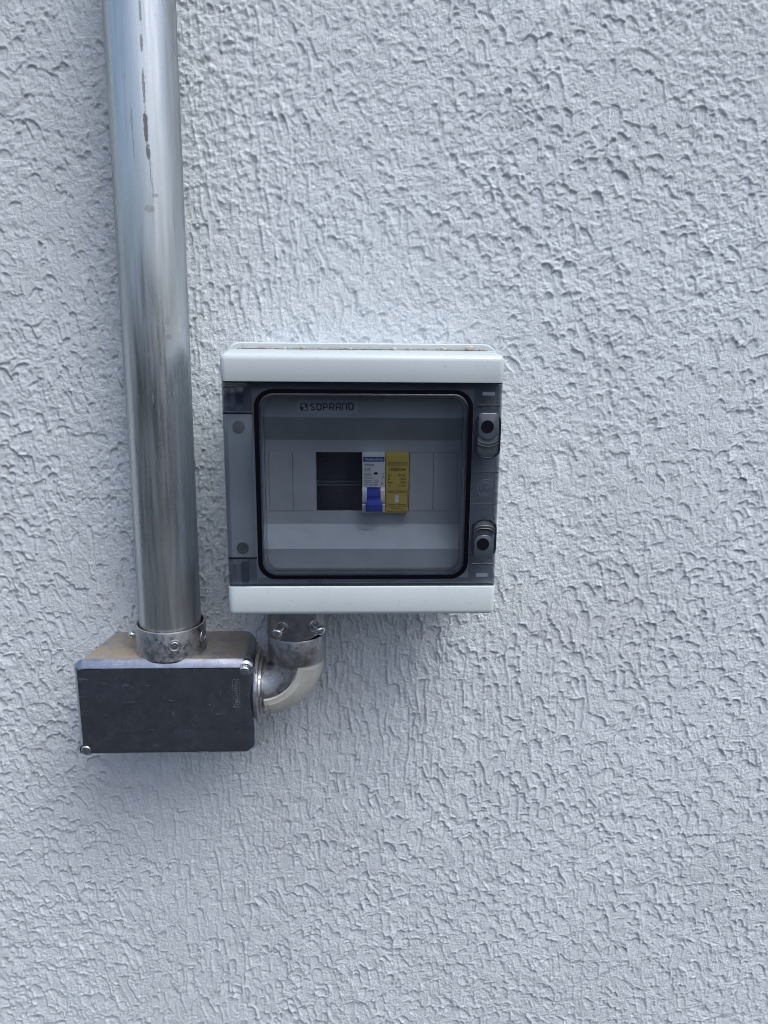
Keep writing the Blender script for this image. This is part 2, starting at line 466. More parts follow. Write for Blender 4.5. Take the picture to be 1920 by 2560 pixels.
    me.polygons.add(len(f)); me.polygons.foreach_set('loop_start', np.arange(0, f.size, 4, dtype=np.int32))
    me.polygons.foreach_set('use_smooth', np.ones(len(f), dtype=bool))
    me.update(calc_edges=True)
    me.materials.append(M['wall'])
    o = bpy.data.objects.new('wall', me); COL.objects.link(o)
    o['kind'] = 'structure'; o['label'] = 'pale lavender grey wall of rough rolled plaster'
    return o
build_wall()
bm = bmesh.new()
loft(bm, [[(-60, .02, GROUND_Z), (60, .02, GROUND_Z)], [(-60, -120, GROUND_Z), (60, -120, GROUND_Z)]], False, False, closed=False)
g = obj('ground', bm, 'ground', smooth=0); g['kind'] = 'structure'

bm = bmesh.new()  # unseen wall, added to block the bright horizon from the reflections
box(bm, -40, 40, -9.3, -9.0, GROUND_Z - .1, 1.15)
box(bm, -40, 40, -9.36, -8.94, 1.15, 1.25)
fw_ = obj('added_horizon_wall', bm, 'far_wall', smooth=0); fw_['kind'] = 'structure'

# ------------------------------------------------------------------ screws
def pan_screw(name, parent, c, axis, r, h, shaft=0, twist=0.3, washer=True):
    """pan head with a raised dark cross as its recess shade; c is the seat of the head, axis points out of it"""
    u, v, a = frame_of(axis); c = Vector(c)
    o = part(name, 'zinc', parent, lathe, c, a, [(r * .98, 0), (r, h * .25), (r * .93, h * .55), (r * .72, h * .85), (r * .4, h * .98), (0, h)], n=28, smooth=60)
    bm = bmesh.new()
    for k in (0, 1):
        d = (u * math.cos(twist + k * PI / 2) + v * math.sin(twist + k * PI / 2)); s = a.cross(d)
        L, W = r * .58, r * .13
        top = c + a * (h * 1.005 + k * .00003)
        lp = [top + d * L + s * W * .5, top + s * W, top - d * L + s * W * .5, top - d * L - s * W * .5, top - s * W, top + d * L - s * W * .5]
        lp = [p - a * (h * .10 if i in (0, 2, 3, 5) else 0) for i, p in enumerate(lp)]
        loft(bm, [[p - a * h * .5 for p in lp], lp])
    obj('recess_shade_cross', bm, 'recess', o, smooth=0)  # dark cross on the head, the recess shade put into its colour
    if shaft:
        part('shaft', 'zinc', o, lathe, c - a * shaft, a, [(r * .5, 0)] + [(r * (.5 if i % 2 else .43), shaft * i / 14) for i in range(1, 14)] + [(r * .5, shaft)], n=16)
    return o

# ------------------------------------------------------------------ conduit
PB, PT = Vector((-.1553, -.0375, -.246)), Vector((-.1500, -.033, .75))
def conduit():
    d = (PT - PB).normalized(); L = (PT - PB).length
    bm = bmesh.new(); n = 96; ro, ri = .0252, .0222
    loops = []
    u = Vector((1, 0, 0)); u = (u - d * u.dot(d)).normalized(); v = d.cross(u)
    prof = [(ri, L), (ri, 0), (ro, 0)] + [(ro, L * k / 60) for k in range(1, 61)] + [(ri, L)]
    for r, t in prof:
        wob = 1
        loops.append([PB + d * t + (u * math.cos(2 * PI * k / n) + v * math.sin(2 * PI * k / n)) * r * wob for k in range(n)])
    loft(bm, loops, False, False)
    bmesh.ops.remove_doubles(bm, verts=bm.verts, dist=1e-6)
    o = obj('steel_conduit', bm, 'galv', origin=PB, smooth=50)
    o['label'] = 'thick galvanised steel conduit pipe rising to the top edge with dark seam stains'; o['category'] = 'pipe'
    return o
conduit()

# ------------------------------------------------------------------ junction box
JB = empty('junction_box', (-.155, 0, -.3435), 'dark cast aluminium junction box with screwed cover under the conduit', 'junction box')
jx0, jx1, jz0, jz1 = -.2288, -.0828, -.3435, -.2592
part('body', 'cast', JB, plate, [(-.2185, -.0895, -.336, -.2597, .010, .004), (jx0 + .003, jx1 - .003, jz0 + .002, jz1 - .0006, .009, -.050),
     (jx0 + .0012, jx1 - .0012, jz0 + .001, jz1 - .0003, .008, -.0575), (jx0 + .0016, jx1 - .0016, jz0 + .0014, jz1 - .0008, .008, -.0588)], n=8)
part('gasket', 'black', JB, plate, [(jx0 + .002, jx1 - .002, jz0 + .002, jz1 - .0012, .008, -.0586), (jx0 + .002, jx1 - .002, jz0 + .002, jz1 - .0012, .008, -.0598)], n=8)
def cover(bm):
    z1 = jz1 + .0004
    q = [(jx0, jx1, jz0, z1, .0085, -.0595), (jx0 - .0002, jx1 + .0002, jz0 - .0002, z1 + .0002, .0085, -.0605), (jx0, jx1, jz0, z1, .0085, -.0618),
         (jx0 + .0006, jx1 - .0006, jz0 + .0006, z1 - .0008, .0082, -.0630),
         (jx0 + .0036, jx1 - .0036, jz0 + .0030, z1 - .0052, .0060, -.0660), (jx0 + .0046, jx1 - .0046, jz0 + .0040, z1 - .0062, .0052, -.0664),
         (jx0 + .0060, jx1 - .0060, jz0 + .0055, z1 - .0078, .0045, -.0665)]
    plate(bm, q, n=8)
CV = part('cover', 'cover', JB, cover, smooth=24)
CV['label'] = 'scuffed dark metal cover plate'
for (sx, sz, tw) in ((-.0905, -.2678, .2), (-.2232, -.3375, 1.1)):
    part('screw_seat', 'cover', CV, lathe, (sx, -.0615, sz), (0, -1, 0), [(.0058, 0), (.0058, .0038), (.0053, .0046), (.0048, .0043), (.0046, .0036), (.0, .0036)], n=36)
    pan_screw('screw', JB, (sx, -.0652, sz), (0, -1, 0), .0043, .0022, twist=tw)
# moulded maker's mark in a rounded frame
bm = bmesh.new()
ex0, ex1, ez0, ez1 = -.1006, -.0948, -.3000, -.2748
ring(bm, rr(ex0, ex1, ez0, ez1, .0012, 4), rr(ex0 + .0004, ex1 - .0004, ez0 + .0004, ez1 - .0004, .0009, 4), -.0667, -.0664)
obj('embossed_frame', bm, 'cast', CV)
text('TRAMONTINA', ex0 + .0015, ex1 - .0015, ez0 + .0018, ez1 - .0018, -.0666, 'cast', CV, rot=True, name='embossed_lettering', depth=.0001)
# collar on top, the conduit sits in it
cc = Vector((-.1550, -.0373, -.2598))
def collar(bm):
    prof = [(.0292, 0), (.0290, .0015), (.0285, .004), (.0285, .0238), (.0281, .0246), (.0270, .0246), (.0265, .0240), (.0262, .006)]
    lathe(bm, cc, (.005, -.004, 1), prof, n=72, cap0=False, cap1=True)
CO = part('collar', 'cast', JB, collar)
for a, kind in ((-176, 'out'), (-72, 'flush'), (-12, 'flush')):
    d = Vector((math.cos(R(a)), math.sin(R(a)), 0)); p = cc + Vector((0, 0, .0135)) + d * .0280
    if kind == 'out':
        pan_screw('set_screw', CO, p + d * .0035, d, .0036, .0032, shaft=.0045)
    else:
        part('screw_boss', 'cast', CO, lathe, p, d, [(.0054, 0), (.0052, .0007), (.0044, .0010), (.0040, .0008), (.0038, .0002), (.0, .0002)], n=32)
        part('set_screw', 'zinc', CO, lathe, p, d, [(.0034, 0), (.0034, .0004), (.0026, .0008), (.0014, .0006), (0, .0005)], n=24)

# ------------------------------------------------------------------ elbow fitting
EL = empty('elbow_connector', (-.052, 0, -.32), 'short cast elbow joining junction box to enclosure, with cream cover strip', 'pipe elbow')
ex, ey, ez, eR, er = -.0790, -.0385, -.2655, .0295, .0212
def torus_pt(t, phi, r):
    """t: 0 at the horizontal end, 90 at the vertical end; phi: 0 = outer side, 90 = front"""
    t, phi = R(t), R(phi); rad = eR + r * math.cos(phi)
    return Vector((ex + rad * math.sin(t), ey - r * math.sin(phi), ez - rad * math.cos(t)))
part('bend', 'cast', EL, lambda bm: loft(bm, [[torus_pt(t, 360 * k / 48, er) for k in range(48)] for t in np.linspace(0, 90, 25)], True, True), smooth=60)
def strip(bm):
    """shell over the outer half of the bend: raised field with a lower border all round"""
    ts = [4, 5, 9, 10] + list(np.linspace(14, 78, 20)) + [83, 84, 87, 88]
    ph = [-88, -84, -74, -72] + list(np.linspace(-62, 62, 15)) + [72, 74, 84, 88]
    def h(t, p):
        b = 1.0
        if 4.5 < t < 87.5 and abs(p) < 86: b = 2.0
        if 9.5 < t < 83.5 and abs(p) < 73: b = 2.45
        return er + (b - .6) * .001 if b > 1 else er - .001
    rows = [[bm.verts.new(torus_pt(t, p, h(t, p))) for p in ph] for t in ts]
    for a, b in zip(rows, rows[1:]):
        for i in range(len(ph) - 1): bm.faces.new((a[i], a[i + 1], b[i + 1], b[i]))
CS = part('cover_strip', 'cream', EL, strip, smooth=30)
CS['label'] = 'cream plastic strip over the outer bend'
part('end_flange', 'cast', EL, lathe, (-.0842, ey, -.2950), (1, 0, 0), [(.0295, 0), (.0300, .0012), (.0298, .0030), (.0285, .0036), (.0262, .0038), (.0258, .0055), (.0240, .0062), (.0214, .0064)], n=64)
cup_c = Vector((ex + eR, ey, 0))
part('cup', 'cast', EL, lathe, (cup_c.x, ey, -.2685), (0, 0, 1), [(.0208, 0), (.0225, .0005), (.0238, .0020), (.0243, .0045), (.0243, .0232), (.0239, .0240), (.0226, .0240), (.0222, .020)], n=72)
part('inner_liner', 'recess', EL, lathe, (cup_c.x, ey, -.262), (0, 0, 1), [(.0205, 0), (.0205, .045)], n=48)  # black tube that colours the gap under the sleeve as shade
def sleeve(bm):
    n = 96; lo = []; 
    def zb(a):    # lower lip rises towards the right front, leaving a gap over the cup
        d = math.atan2(math.sin(a - R(-28)), math.cos(a - R(-28)))
        return -.2442 + .0042 * math.exp(-(d / R(34)) ** 2)
    for r, k in ((.0225, 0), (.0251, 0), (.0254, .0008), (.0254, None), (.0225, None), (.0225, 0)):
        lo.append([(cup_c.x + .0004 + r * math.cos(2 * PI * i / n), ey + r * math.sin(2 * PI * i / n), (-.2065 if k is None else zb(2 * PI * i / n) + k)) for i in range(n)])
    loft(bm, lo, False, False)
    bmesh.ops.remove_doubles(bm, verts=bm.verts, dist=1e-7)
SL = part('clamp_sleeve', 'cast', EL, sleeve)
for a, ln, dz in ((-112, .0095, .0), (-52, .0095, .0)):
    d = Vector((math.cos(R(a)), math.sin(R(a)), -.06)).normalized(); p = Vector((cup_c.x, ey, -.2322 + dz)) + Vector((d.x, d.y, 0)) * .0250
    part('screw_boss', 'cast', SL, lathe, p, d, [(.0056, -.001), (.0054, .0007), (.0044, .0012), (.0038, .0010), (.0035, .0002), (0, .0002)], n=32)
    pan_screw('clamp_screw', SL, p + d * ln, d, .0041, .0030, shaft=ln, twist=.5)
part('casting_mark', 'cast', EL, lambda bm: tube_path(bm, [(cup_c.x + .0005 + .0031 * math.cos(k * PI / 12), ey - math.sqrt(.0243 ** 2 - (.0005 + .0031 * math.cos(k * PI / 12)) ** 2) - .0000, -.2548 + .0031 * math.sin(k * PI / 12)) for k in range(24)], .00022, 6, True))

# ------------------------------------------------------------------ distribution enclosure
BX0, BX1 = -.0963, .1071
EN = empty('distribution_box', (.0054, 0, -.208), 'pale grey wall enclosure for breakers with smoked transparent door', 'enclosure')
def base_shell(bm):
    q = [(-.092, .1028, -.202, -.0125, .012, .004), (-.0965, .1073, -.2065, -.0075, .0125, -.054), (-.0978, .1086, -.2078, -.0062, .0125, -.0562),
         (-.0980, .1088, -.2080, -.0060, .0125, -.0590), (-.0972, .1080, -.2074, -.0068, .0120, -.0600), (-.0930, .1040, -.2035, -.0105, .010, -.0600), (-.0900, .1010, -.2000, -.0145, .010, -.0045)]
    plate(bm, q, n=10)
part('base', 'shell', EN, base_shell)
# cover frame behind the door, with the opening for the inner panel
bm = bmesh.new()
ring(bm, rr(BX0 + .001, BX1 - .001, -.2065, -.0125, .008, 6), rr(-.0722, .0846, -.1802, -.0402, .010, 6), -.0800, -.0602)
obj('cover_frame', bm, 'shell', EN)
def band(bm, z0, z1, top):
    b2 = bmesh.new(); bmesh.ops.create_cube(b2, size=1)
    for v in b2.verts:
        x = BX0 if v.co.x < 0 else BX1; y = -.095 if v.co.y < 0 else -.0603; z = z0 if v.co.z < 0 else z1
        if top and v.co.z > 0: z += (-.0030 if v.co.y < 0 else 0)
        if not top and v.co.z < 0: z += (.0 if v.co.y < 0 else .002)
        v.co = Vector((x, y, z))
    far = [e for e in b2.edges if all((v.co.z > (z0 + z1) / 2) == top for v in e.verts)]
    near = [e for e in b2.edges if abs(e.verts[0].co.z - e.verts[1].co.z) > .005]
    bmesh.ops.bevel(b2, geom=far + near, offset=.0042, segments=5, affect='EDGES', profile=.5, clamp_overlap=True)
    ed = [e for e in b2.edges if e.is_manifold and e.calc_face_angle(0) > R(60)]
    bmesh.ops.bevel(b2, geom=ed, offset=.0005, segments=2, affect='EDGES', profile=.5, clamp_overlap=True)
    merge(bm, b2)
part('cover_band', 'shell', EN, band, -.0329, -.0105, True)['label'] = 'upper grey band'
part('cover_band', 'shell', EN, band, -.2096, -.1867, False)['label'] = 'lower grey band'

# inner panel seen through the window
part('inner_panel', 'inner', EN, lambda bm: (
    loft(bm, [[(x, -.0780, -.0405), (x, -.0780, -.0600), (x, -.0775, -.0604), (x, -.0645, -.0781), (x, -.0640, -.0786), (x, -.0640, -.0880), (x, -.0615, -.0880), (x, -.0615, -.0760), (x, -.0750, -.0580), (x, -.0750, -.0405)] for x in (-.0690, .0814)]),
    loft(bm, [[(x, -.0640, -.1345), (x, -.0640, -.1448), (x, -.0645, -.1452), (x, -.0772, -.1606), (x, -.0780, -.1612), (x, -.0780, -.1785), (x, -.0750, -.1785), (x, -.0750, -.163), (x, -.0615, -.147), (x, -.0615, -.1345)] for x in (-.0690, .0814)]),
    box(bm, -.0712, -.0691, -.0782, -.060, -.1785, -.0405), box(bm, .0815, .0836, -.0782, -.060, -.1785, -.0405),
    box(bm, -.0690, -.0669, -.0640, -.0615, -.13445, -.08805), box(bm, .0793, .0814, -.0640, -.0615, -.13445, -.08805)), smooth=20)
for x0, x1 in ((-.0667, -.04865), (-.0484, -.0303), (.0419, .0604), (.06065, .0791)):
    part('blank_plate', 'inner', EN, box, x0, x1, -.0644, -.0620, -.1343, -.0882, .0003, 1)
part('panel_tab', 'inner', EN, lambda bm: loft(bm, [[(x, -.0648, -.1451), (x, -.0672, -.1480), (x, -.0676, -.1482), (x, -.0650, -.1449)] for x in (.0022, .0145)]))
part('panel_tab', 'inner', EN, box, -.0010, .0080, -.0790, -.0775, -.0452, -.0437, .0003, 1)
part('back_plate', 'shaded_in', EN, box, -.0690, .0814, -.0140, -.0060, -.1785, -.0405)
def din(bm):
    loft(bm, [[(x, -.0300, -.0960), (x, -.0300, -.1016), (x, -.0225, -.1016), (x, -.0225, -.1270), (x, -.0300, -.1270), (x, -.0300, -.1310), (x, -.0290, -.1310), (x, -.0290, -.1280), (x, -.0215, -.1280), (x, -.0215, -.1006), (x, -.0290, -.1006), (x, -.0290, -.0960)] for x in (-.066, .078)])
part('mounting_rail', 'rail', EN, din)
part('slot_shade_block', 'rail', EN, lambda bm: (box(bm, -.0320, .0045, -.0500, -.0300, -.1120, -.0860, .0006), box(bm, -.0320, .0045, -.0490, -.0300, -.1360, -.1172, .0006)))  # added dark blocks; their navy colour is the shade in the slot

part('rail_lip', 'dull_zinc', EN, box, -.0320, .0045, -.0525, -.0480, -.1141, -.1131, .0003)
part('rail_lip', 'dull_zinc', EN, box, -.0320, .0045, -.0530, -.0480, -.1164, -.1152, .0003)

# maker's label on the panel
sy = -.0783
LX = lambda zx: -.0435 + (735 + zx / 10.05 - 741) * .000295
LZ = lambda zy: -.0479 - (995 + zy / 10.05 - 1003) * .000287
ST = part('label_sticker', 'sticker', EN, plate, [(LX(75), LX(1600), LZ(400), LZ(48), .0003, -.0780), (LX(75), LX(1600), LZ(400), LZ(48), .0003, sy)], n=3)
bm = bmesh.new()
plate(bm, [(LX(150), LX(342), LZ(328), LZ(140), .0012, sy + .00002), (LX(150), LX(342), LZ(328), LZ(140), .0012, sy - .00006)], n=4)
obj('logo_square', bm, 'navy_ink', ST, smooth=0)
bm = bmesh.new()
for (a, b, c, d) in ((186, 272, 230, 162), (228, 314, 310, 244)):
    plate(bm, [(LX(a), LX(b), LZ(c), LZ(d), .0005, sy - .00005), (LX(a), LX(b), LZ(c), LZ(d), .0005, sy - .00011)], n=3)
obj('logo_mark', bm, 'sticker', ST, smooth=0)
bm = bmesh.new()
def arc(cx, cz, r, a0, a1, k=6): return [(cx + r * math.cos(R(a0 + (a1 - a0) * i / k)), cz + r * math.sin(R(a0 + (a1 - a0) * i / k))) for i in range(k + 1)]
lw = .00095; sty = sy - .00008
for i, (ch, za_, zb_) in enumerate((('S', 390, 525), ('O', 553, 690), ('P', 715, 845), ('R', 875, 1010), ('A', 1040, 1170), ('N', 1198, 1335), ('O', 1360, 1495))):
    x, x2 = LX(za_) + lw / 2, LX(zb_) - lw / 2; up_ = 12 * i / 6
    LT, LB = LZ(140 - up_ * 1.4) - lw / 2, LZ(324 - up_ * 1.4) + lw / 2; LM = (LT + LB) / 2; q = .0009
    if ch == 'S':
        stroke(bm, [(x2 - .0003, LT), (x + q, LT)] + arc(x + q, LT - q, q, 90, 200, 5)[1:] + [(x2 - q * .6, LM - .0003)] + arc(x2 - q, LB + q, q, 20, -90, 5)[1:] + [(x + .0002, LB)], lw, sty)
    if ch == 'O':
        stroke(bm, [(x, LM), (x, LB + q)] + arc(x + q, LB + q, q, 180, 270, 4)[1:] + arc(x2 - q, LB + q, q, -90, 0, 4) + [(x2, LT - q)] + arc(x2 - q, LT - q, q, 0, 90, 4)[1:] + [(x, LT), (x, LM)], lw, sty)
    if ch in 'PR':
        stroke(bm, [(x, LB - lw / 2), (x, LT), (x2 - q, LT)] + arc(x2 - q, LT - q, q, 90, 0, 4)[1:] + arc(x2 - q, LM - .0004 + q, q, 0, -90, 4)[1:] + [(x, LM - .0004)], lw, sty)
        if ch == 'R': stroke(bm, [(x + (x2 - x) * .5, LM - .0004), (x2, LB - lw / 2)], lw, sty - .00002)
    if ch == 'A':
        stroke(bm, [(x, LB - lw / 2), (x, LT - q)] + arc(x + q, LT - q, q, 180, 90, 4)[1:] + [(x2, LT), (x2, LB - lw / 2)], lw, sty)
        stroke(bm, [(x, LM - .0006), (x2, LM - .0006)], lw, sty - .00002)
    if ch == 'N':
        stroke(bm, [(x, LB - lw / 2), (x, LT), (x2 - q, LT)] + arc(x2 - q, LT - q, q, 90, 0, 4)[1:] + [(x2, LB - lw / 2)], lw, sty)
obj('lettering', bm, 'navy_ink', ST, smooth=0)

# ---- the smoked door
DX0, DX1, DZ0, DZ1 = -.0957, .1064, -.1862, -.0336
fy = -.0925
DO = bmesh.new()
go = rr(-.0733, .0857, -.1812, -.0384, .0135, 10); gi = rr(-.0700, .0824, -.1782, -.0412, .0110, 10)
outer = rr(DX0, DX1, DZ0, DZ1, .0012, 10)
ring(DO, outer, go, fy, fy + .0022)
DO = obj('door', DO, 'tint_frame', EN, smooth=25)
DO['label'] = 'smoked transparent hinged door'
bm = bmesh.new(); ring(bm, go, gi, fy + .0001, fy + .0026); obj('gasket', bm, 'black', DO)
bm = bmesh.new()
gi2 = lambda k: rr(-.0699 + k, .0823 - k, -.1781 + k, -.0413 - k, .0110 - k * .6, 10)
loft(bm, [at_y(gi2(0), fy + .0020), at_y(gi2(0), fy + .0002), at_y(gi2(.0003), fy - .0001), at_y(gi2(.0012), fy - .0002), at_y(gi2(.0024), fy - .00021)])
PN = obj('window_pane', bm, 'tint_pane', DO, smooth=40)
bm = bmesh.new()          # clear tray wall behind the pane
ring(bm, gi2(.0001), gi2(.0013), fy + .0023, -.0803); obj('pane_return', bm, 'tint_rib', DO)
bm = bmesh.new()
ring(bm, gi2(.0030), gi2(.0034), fy + .0022, -.0840); obj('inner_lip', bm, 'tint_pane', DO)
# second wall of the hollow door rim (top, bottom, latch side, hinge corners)
for a, b, c, d in ((-.0745, .0868, -.0381, -.0346), (-.0745, .0868, -.1852, -.1815), (.0868, .1058, -.1852, -.0346), (-.0950, -.0752, -.0545, -.0346), (-.0950, -.0752, -.1852, -.1655)):
    part('rim_rib', 'tint_rib', DO, box, a, b, -.0885, -.0866, c, d, .0003, 1)
part('rim_edge', 'smoke', DO, box, DX0 + .0002, DX1 - .0002, -.0924, -.0866, DZ1 + .0001, DZ1 + .0006)
part('rim_edge', 'smoke', DO, box, DX0 + .0002, DX1 - .0002, -.0924, -.0866, DZ0 - .0005, DZ0 - .0001)
part('side_wall', 'tint_rib', DO, box, DX1 - .0013, DX1 - .0001, fy + .0023, -.0802, DZ0, DZ1)
part('side_wall', 'tint_rib', DO, box, DX0 + .0001, DX0 + .0013, fy + .0023, -.0802, DZ0, DZ1)
# hinge strip
part('hinge_strip', 'tint_strip', DO, box, -.0946, -.0748, -.0936, -.0926, -.1638, -.0558, .0004, 2)
for z in (-.0557, -.1641):
    part('strip_rib', 'recess', DO, box, -.0952, -.0740, -.0938, -.0927, z - .0006, z + .0006, .0002, 1)
for z in (-.0672, -.1598):
    part('cover_screw_hole', 'shadow_plastic', EN, lathe, (-.0862, -.0803, z), (0, -1, 0), [(.0044, 0), (.0046, .0003), (.0036, .0005), (.0030, .0002), (0, .0002)], n=28)
for z0, z1 in ((-.0535, -.0365), (-.1832, -.1665)):
    H_ = part('hinge', 'tint_strip', DO, box, -.0930, -.0862, -.0950, -.0927, z0 + .003, z1 - .001, .0006, 2)
    part('hinge_pin', 'tint_frame', H_, lathe, (-.0902, -.0962, z0 + .002), (0, 0, 1), [(.0016, 0), (.0016, z1 - z0 - .003)], n=16)
    part('hinge_cheek', 'tint_rib', H_, box, -.0858, -.0800, -.0955, -.0927, z0, z1, .0006, 2)
    part('hinge_cap', 'tint_strip', H_, box, -.0955, -.0775, -.0952, -.0927, (z1 + .0002 if z1 > -.1 else z0 - .0024), (z1 + .0022 if z1 > -.1 else z0 - .0004), .0004, 2)
# latches
def stadium(cx, z0, z1, hw, flip, n=10):
    pts = []
    for k in range(n + 1):
        a = R(180 * k / n); pts.append((cx + hw * math.cos(a), (z1 - hw) + hw * .75 * math.sin(a)))
    for k in range(n + 1):
        a = R(180 + 180 * k / n); pts.append((cx + hw * math.cos(a), (z0 + hw) + hw * .75 * math.sin(a)))
    return pts
for (zc, fl) in ((-.0644, 1), (-.1531, -1)):
    lx = .0969
    zt, zb = (zc + .0128, zc - .0262) if fl > 0 else (zc + .0215, zc - .0135)
    bm = bmesh.new(); ring(bm, stadium(lx, zb, zt, .0094, fl), stadium(lx, zb + .0012, zt - .0012, .0080, fl), fy - .0018, fy - .0001)
    LA = obj('latch', bm, 'smoke', DO, smooth=40)
    # lower step of the slider, then the raised thumb piece with its round key hole
    e0, e1 = (zc - .0225, zc - .004) if fl > 0 else (zc + .004, zc + .0182)
    part('slider_step', 'slider', LA, plate, [(lx - .0078, lx + .0078, e0, e1, .0072, fy - .0001), (lx - .0078, lx + .0078, e0, e1, .0072, fy - .0008), (lx - .0072, lx + .0072, e0 + .0006, e1 - .0006, .0068, fy - .0012)], n=10)
    s0, s1 = (zc - .0098, zc + .0100) if fl > 0 else (zc - .0115, zc + .0070)
    bm = bmesh.new(); ra, rb = (.0070, .0030) if fl > 0 else (.0030, .0066)
    def slid(k):
        p = []
        for cx_, cz_, r_, a0 in ((lx + .0074 - k - rb, s1 - k - rb, rb, 0), (lx - .0074 + k + rb, s1 - k - rb, rb, 90), (lx - .0074 + k + ra, s0 + k + ra, ra, 180), (lx + .0074 - k - ra, s0 + k + ra, ra, 270)):
            for t_ in range(9): p.append((cx_ + r_ * math.cos(R(a0 + 90 * t_ / 8)), cz_ + r_ * math.sin(R(a0 + 90 * t_ / 8))))
        return p
    loft(bm, [at_y(slid(0), fy - .0002), at_y(slid(0), fy - .0019), at_y(slid(.0005), fy - .0023)])
    KN = obj('latch_slider', bm, 'slider', LA)
    part('key_hole', 'recess', KN, lathe, (lx - .0008, fy - .0022, zc), (0, -1, 0), [(.0047, 0), (.0047, .0003), (.0045, .0004), (.0044, .0002), (0, .0002)], n=36)  # shallow black disc, the hole's shade put into its colour
    for k, dz in enumerate((.0128, .0150, .0236)):
        if fl < 0 and k == 2: dz = .0190
        z_ = zc - fl * dz + fl * .0006
        part('latch_ridge', 'slider', LA, lambda bm: tube_path(bm, [(lx + .0079 * math.cos(R(a)), fy - .0014 - (.0008 if k < 2 else 0), z_ - fl * (.0036 * math.sin(R(a)) - .0036)) for a in np.linspace(8, 172, 18)], .00042, 6))
    part('latch_cap', 'smoke', LA, box, lx - .0082, lx + .0082, fy - .0010, fy - .0001, (zt + .0018 if fl > 0 else zb - .0030), (zt + .0030 if fl > 0 else zb - .0018), .0003, 1)
for z in (-.0985, -.1222):
    part('rim_step', 'smoke', DO, box, .0870, .1060, fy - .0006, fy, z - .0004, z + .0004, .0001, 1)
for r in (.0062, .0042):
    part('moulded_ring', 'slider', DO, lambda bm: tube_path(bm, [(.0968 + r * math.cos(k * PI / 16), fy - .0002, -.1102 + r * math.sin(k * PI / 16)) for k in range(32)], .00028, 6, True))
for z in (-.0410, -.1792):
    part('pale_tab', 'shell', EN, box, .0925, .1015, -.0900, -.0887, z - .0013, z + .0013, .0002, 1)

# ------------------------------------------------------------------ circuit breaker
XB = lambda zx: .0053 + (zx - 807) * 5.53e-5
ZB = lambda zy: -.0876 - (zy - 177) * 5.66e-5
by = -.0700
CB = empty('circuit_breaker', (XB(965), -.03, ZB(1003)), 'white single pole circuit breaker with blue lever inside the enclosure', 'circuit breaker')
def cb_body(bm):
    b2 = bmesh.new()
    x0, x1 = XB(807), XB(1124)
    # upper label block, two cheeks beside the lever, foot
    loft(b2, [[(x, by + .0012, ZB(178)), (x, by + .0003, ZB(186)), (x, by, ZB(205)), (x, by, ZB(648)), (x, by + .0030, ZB(660)), (x, -.030, ZB(660)), (x, -.030, ZB(178))] for x in (x0, x1)])
    for a, b in ((x0, XB(868)), (XB(1060), x1)):
        loft(b2, [[(x, by - .0002, ZB(650)), (x, by - .0022, ZB(690)), (x, by - .0030, ZB(760)), (x, by - .0016, ZB(850)), (x, by + .0004, ZB(876)), (x, -.040, ZB(876)), (x, -.040, ZB(662))] for x in (a, b)])
    loft(b2, [[(x, by - .0016, ZB(880)), (x, by - .0020, ZB(890)), (x, by - .0014, ZB(985)), (x, by, ZB(1003)), (x, -.035, ZB(1003)), (x, -.035, ZB(880))] for x in (x0, x1)])
    box(b2, XB(868), XB(1060), -.064, -.040, ZB(880), ZB(660))
    merge(bm, b2)
part('body', 'white', CB, cb_body, smooth=30)
def lever(bm):
    loft(bm, [[(x, by + .0015, ZB(662)), (x, by - .0008, ZB(668)), (x, by - .0022, ZB(760)), (x, by - .0012, ZB(772)), (x, by - .0014, ZB(800)), (x, by - .0040, ZB(812)), (x, by - .0052, ZB(860)), (x, by + .002, ZB(870))] for x in (XB(872), XB(1056))])
    loft(bm, [[(x, by - .0040, ZB(830 if abs(i) < 2 else 862)), (x, by - .0062, ZB(866)), (x, by - .0066, ZB(940)), (x, by - .0050, ZB(975)), (x, by - .0010, ZB(978)), (x, by + .0010, ZB(900))] for i, x in zip((2, 1, 1, 2), (XB(854), XB(874), XB(1064), XB(1086)))])
part('lever', 'blue', CB, lever, smooth=30)
ty = by - .00005
FP = part('front_label', 'white', CB, plate, [(XB(812), XB(1120), ZB(645), ZB(212), .0002, by + .0001), (XB(812), XB(1120), ZB(645), ZB(212), .0002, by - .00004)], n=2)
part('maker_strip', 'blue_ink', FP, plate, [(XB(818), XB(1112), ZB(297), ZB(233), .0005, by), (XB(818), XB(1112), ZB(297), ZB(233), .0005, by - .00012)], n=4)
text('TRAMONTINA', XB(838), XB(1098), ZB(283), ZB(252), by - .00016, 'white_ink', FP, bold=.0001)
text('TDJ3', XB(835), XB(963), ZB(363), ZB(328), ty - .00004, 'ink', FP, bold=.0003)
text('C32', XB(835), XB(922), ZB(418), ZB(383), ty - .00004, 'ink', FP, bold=.00012)
text('3000', XB(840), XB(921), ZB(489), ZB(460), ty - .00004, 'grey_ink', FP)
text('240/415V~', XB(835), XB(980), ZB(532), ZB(509), ty - .00004, 'grey_ink', FP)
text('50/60Hz', XB(835), XB(937), ZB(568), ZB(546), ty - .00004, 'grey_ink', FP)
text('IP20', XB(975), XB(1030), ZB(568), ZB(546), ty - .00004, 'grey_ink', FP)
text('NBR NM 60898', XB(835), XB(1022), ZB(624), ZB(602), ty - .00004, 'grey_ink', FP)
bm = bmesh.new()
for a, b, z in ((833, 928, 437), (833, 1033, 583)): stroke(bm, [(XB(a), ZB(z)), (XB(b), ZB(z))], .00022, ty - .00006)
stroke(bm, [(XB(832), ZB(456)), (XB(928), ZB(456)), (XB(928), ZB(494)), (XB(832), ZB(494)), (XB(832), ZB(456))], .00018, ty - .00006)
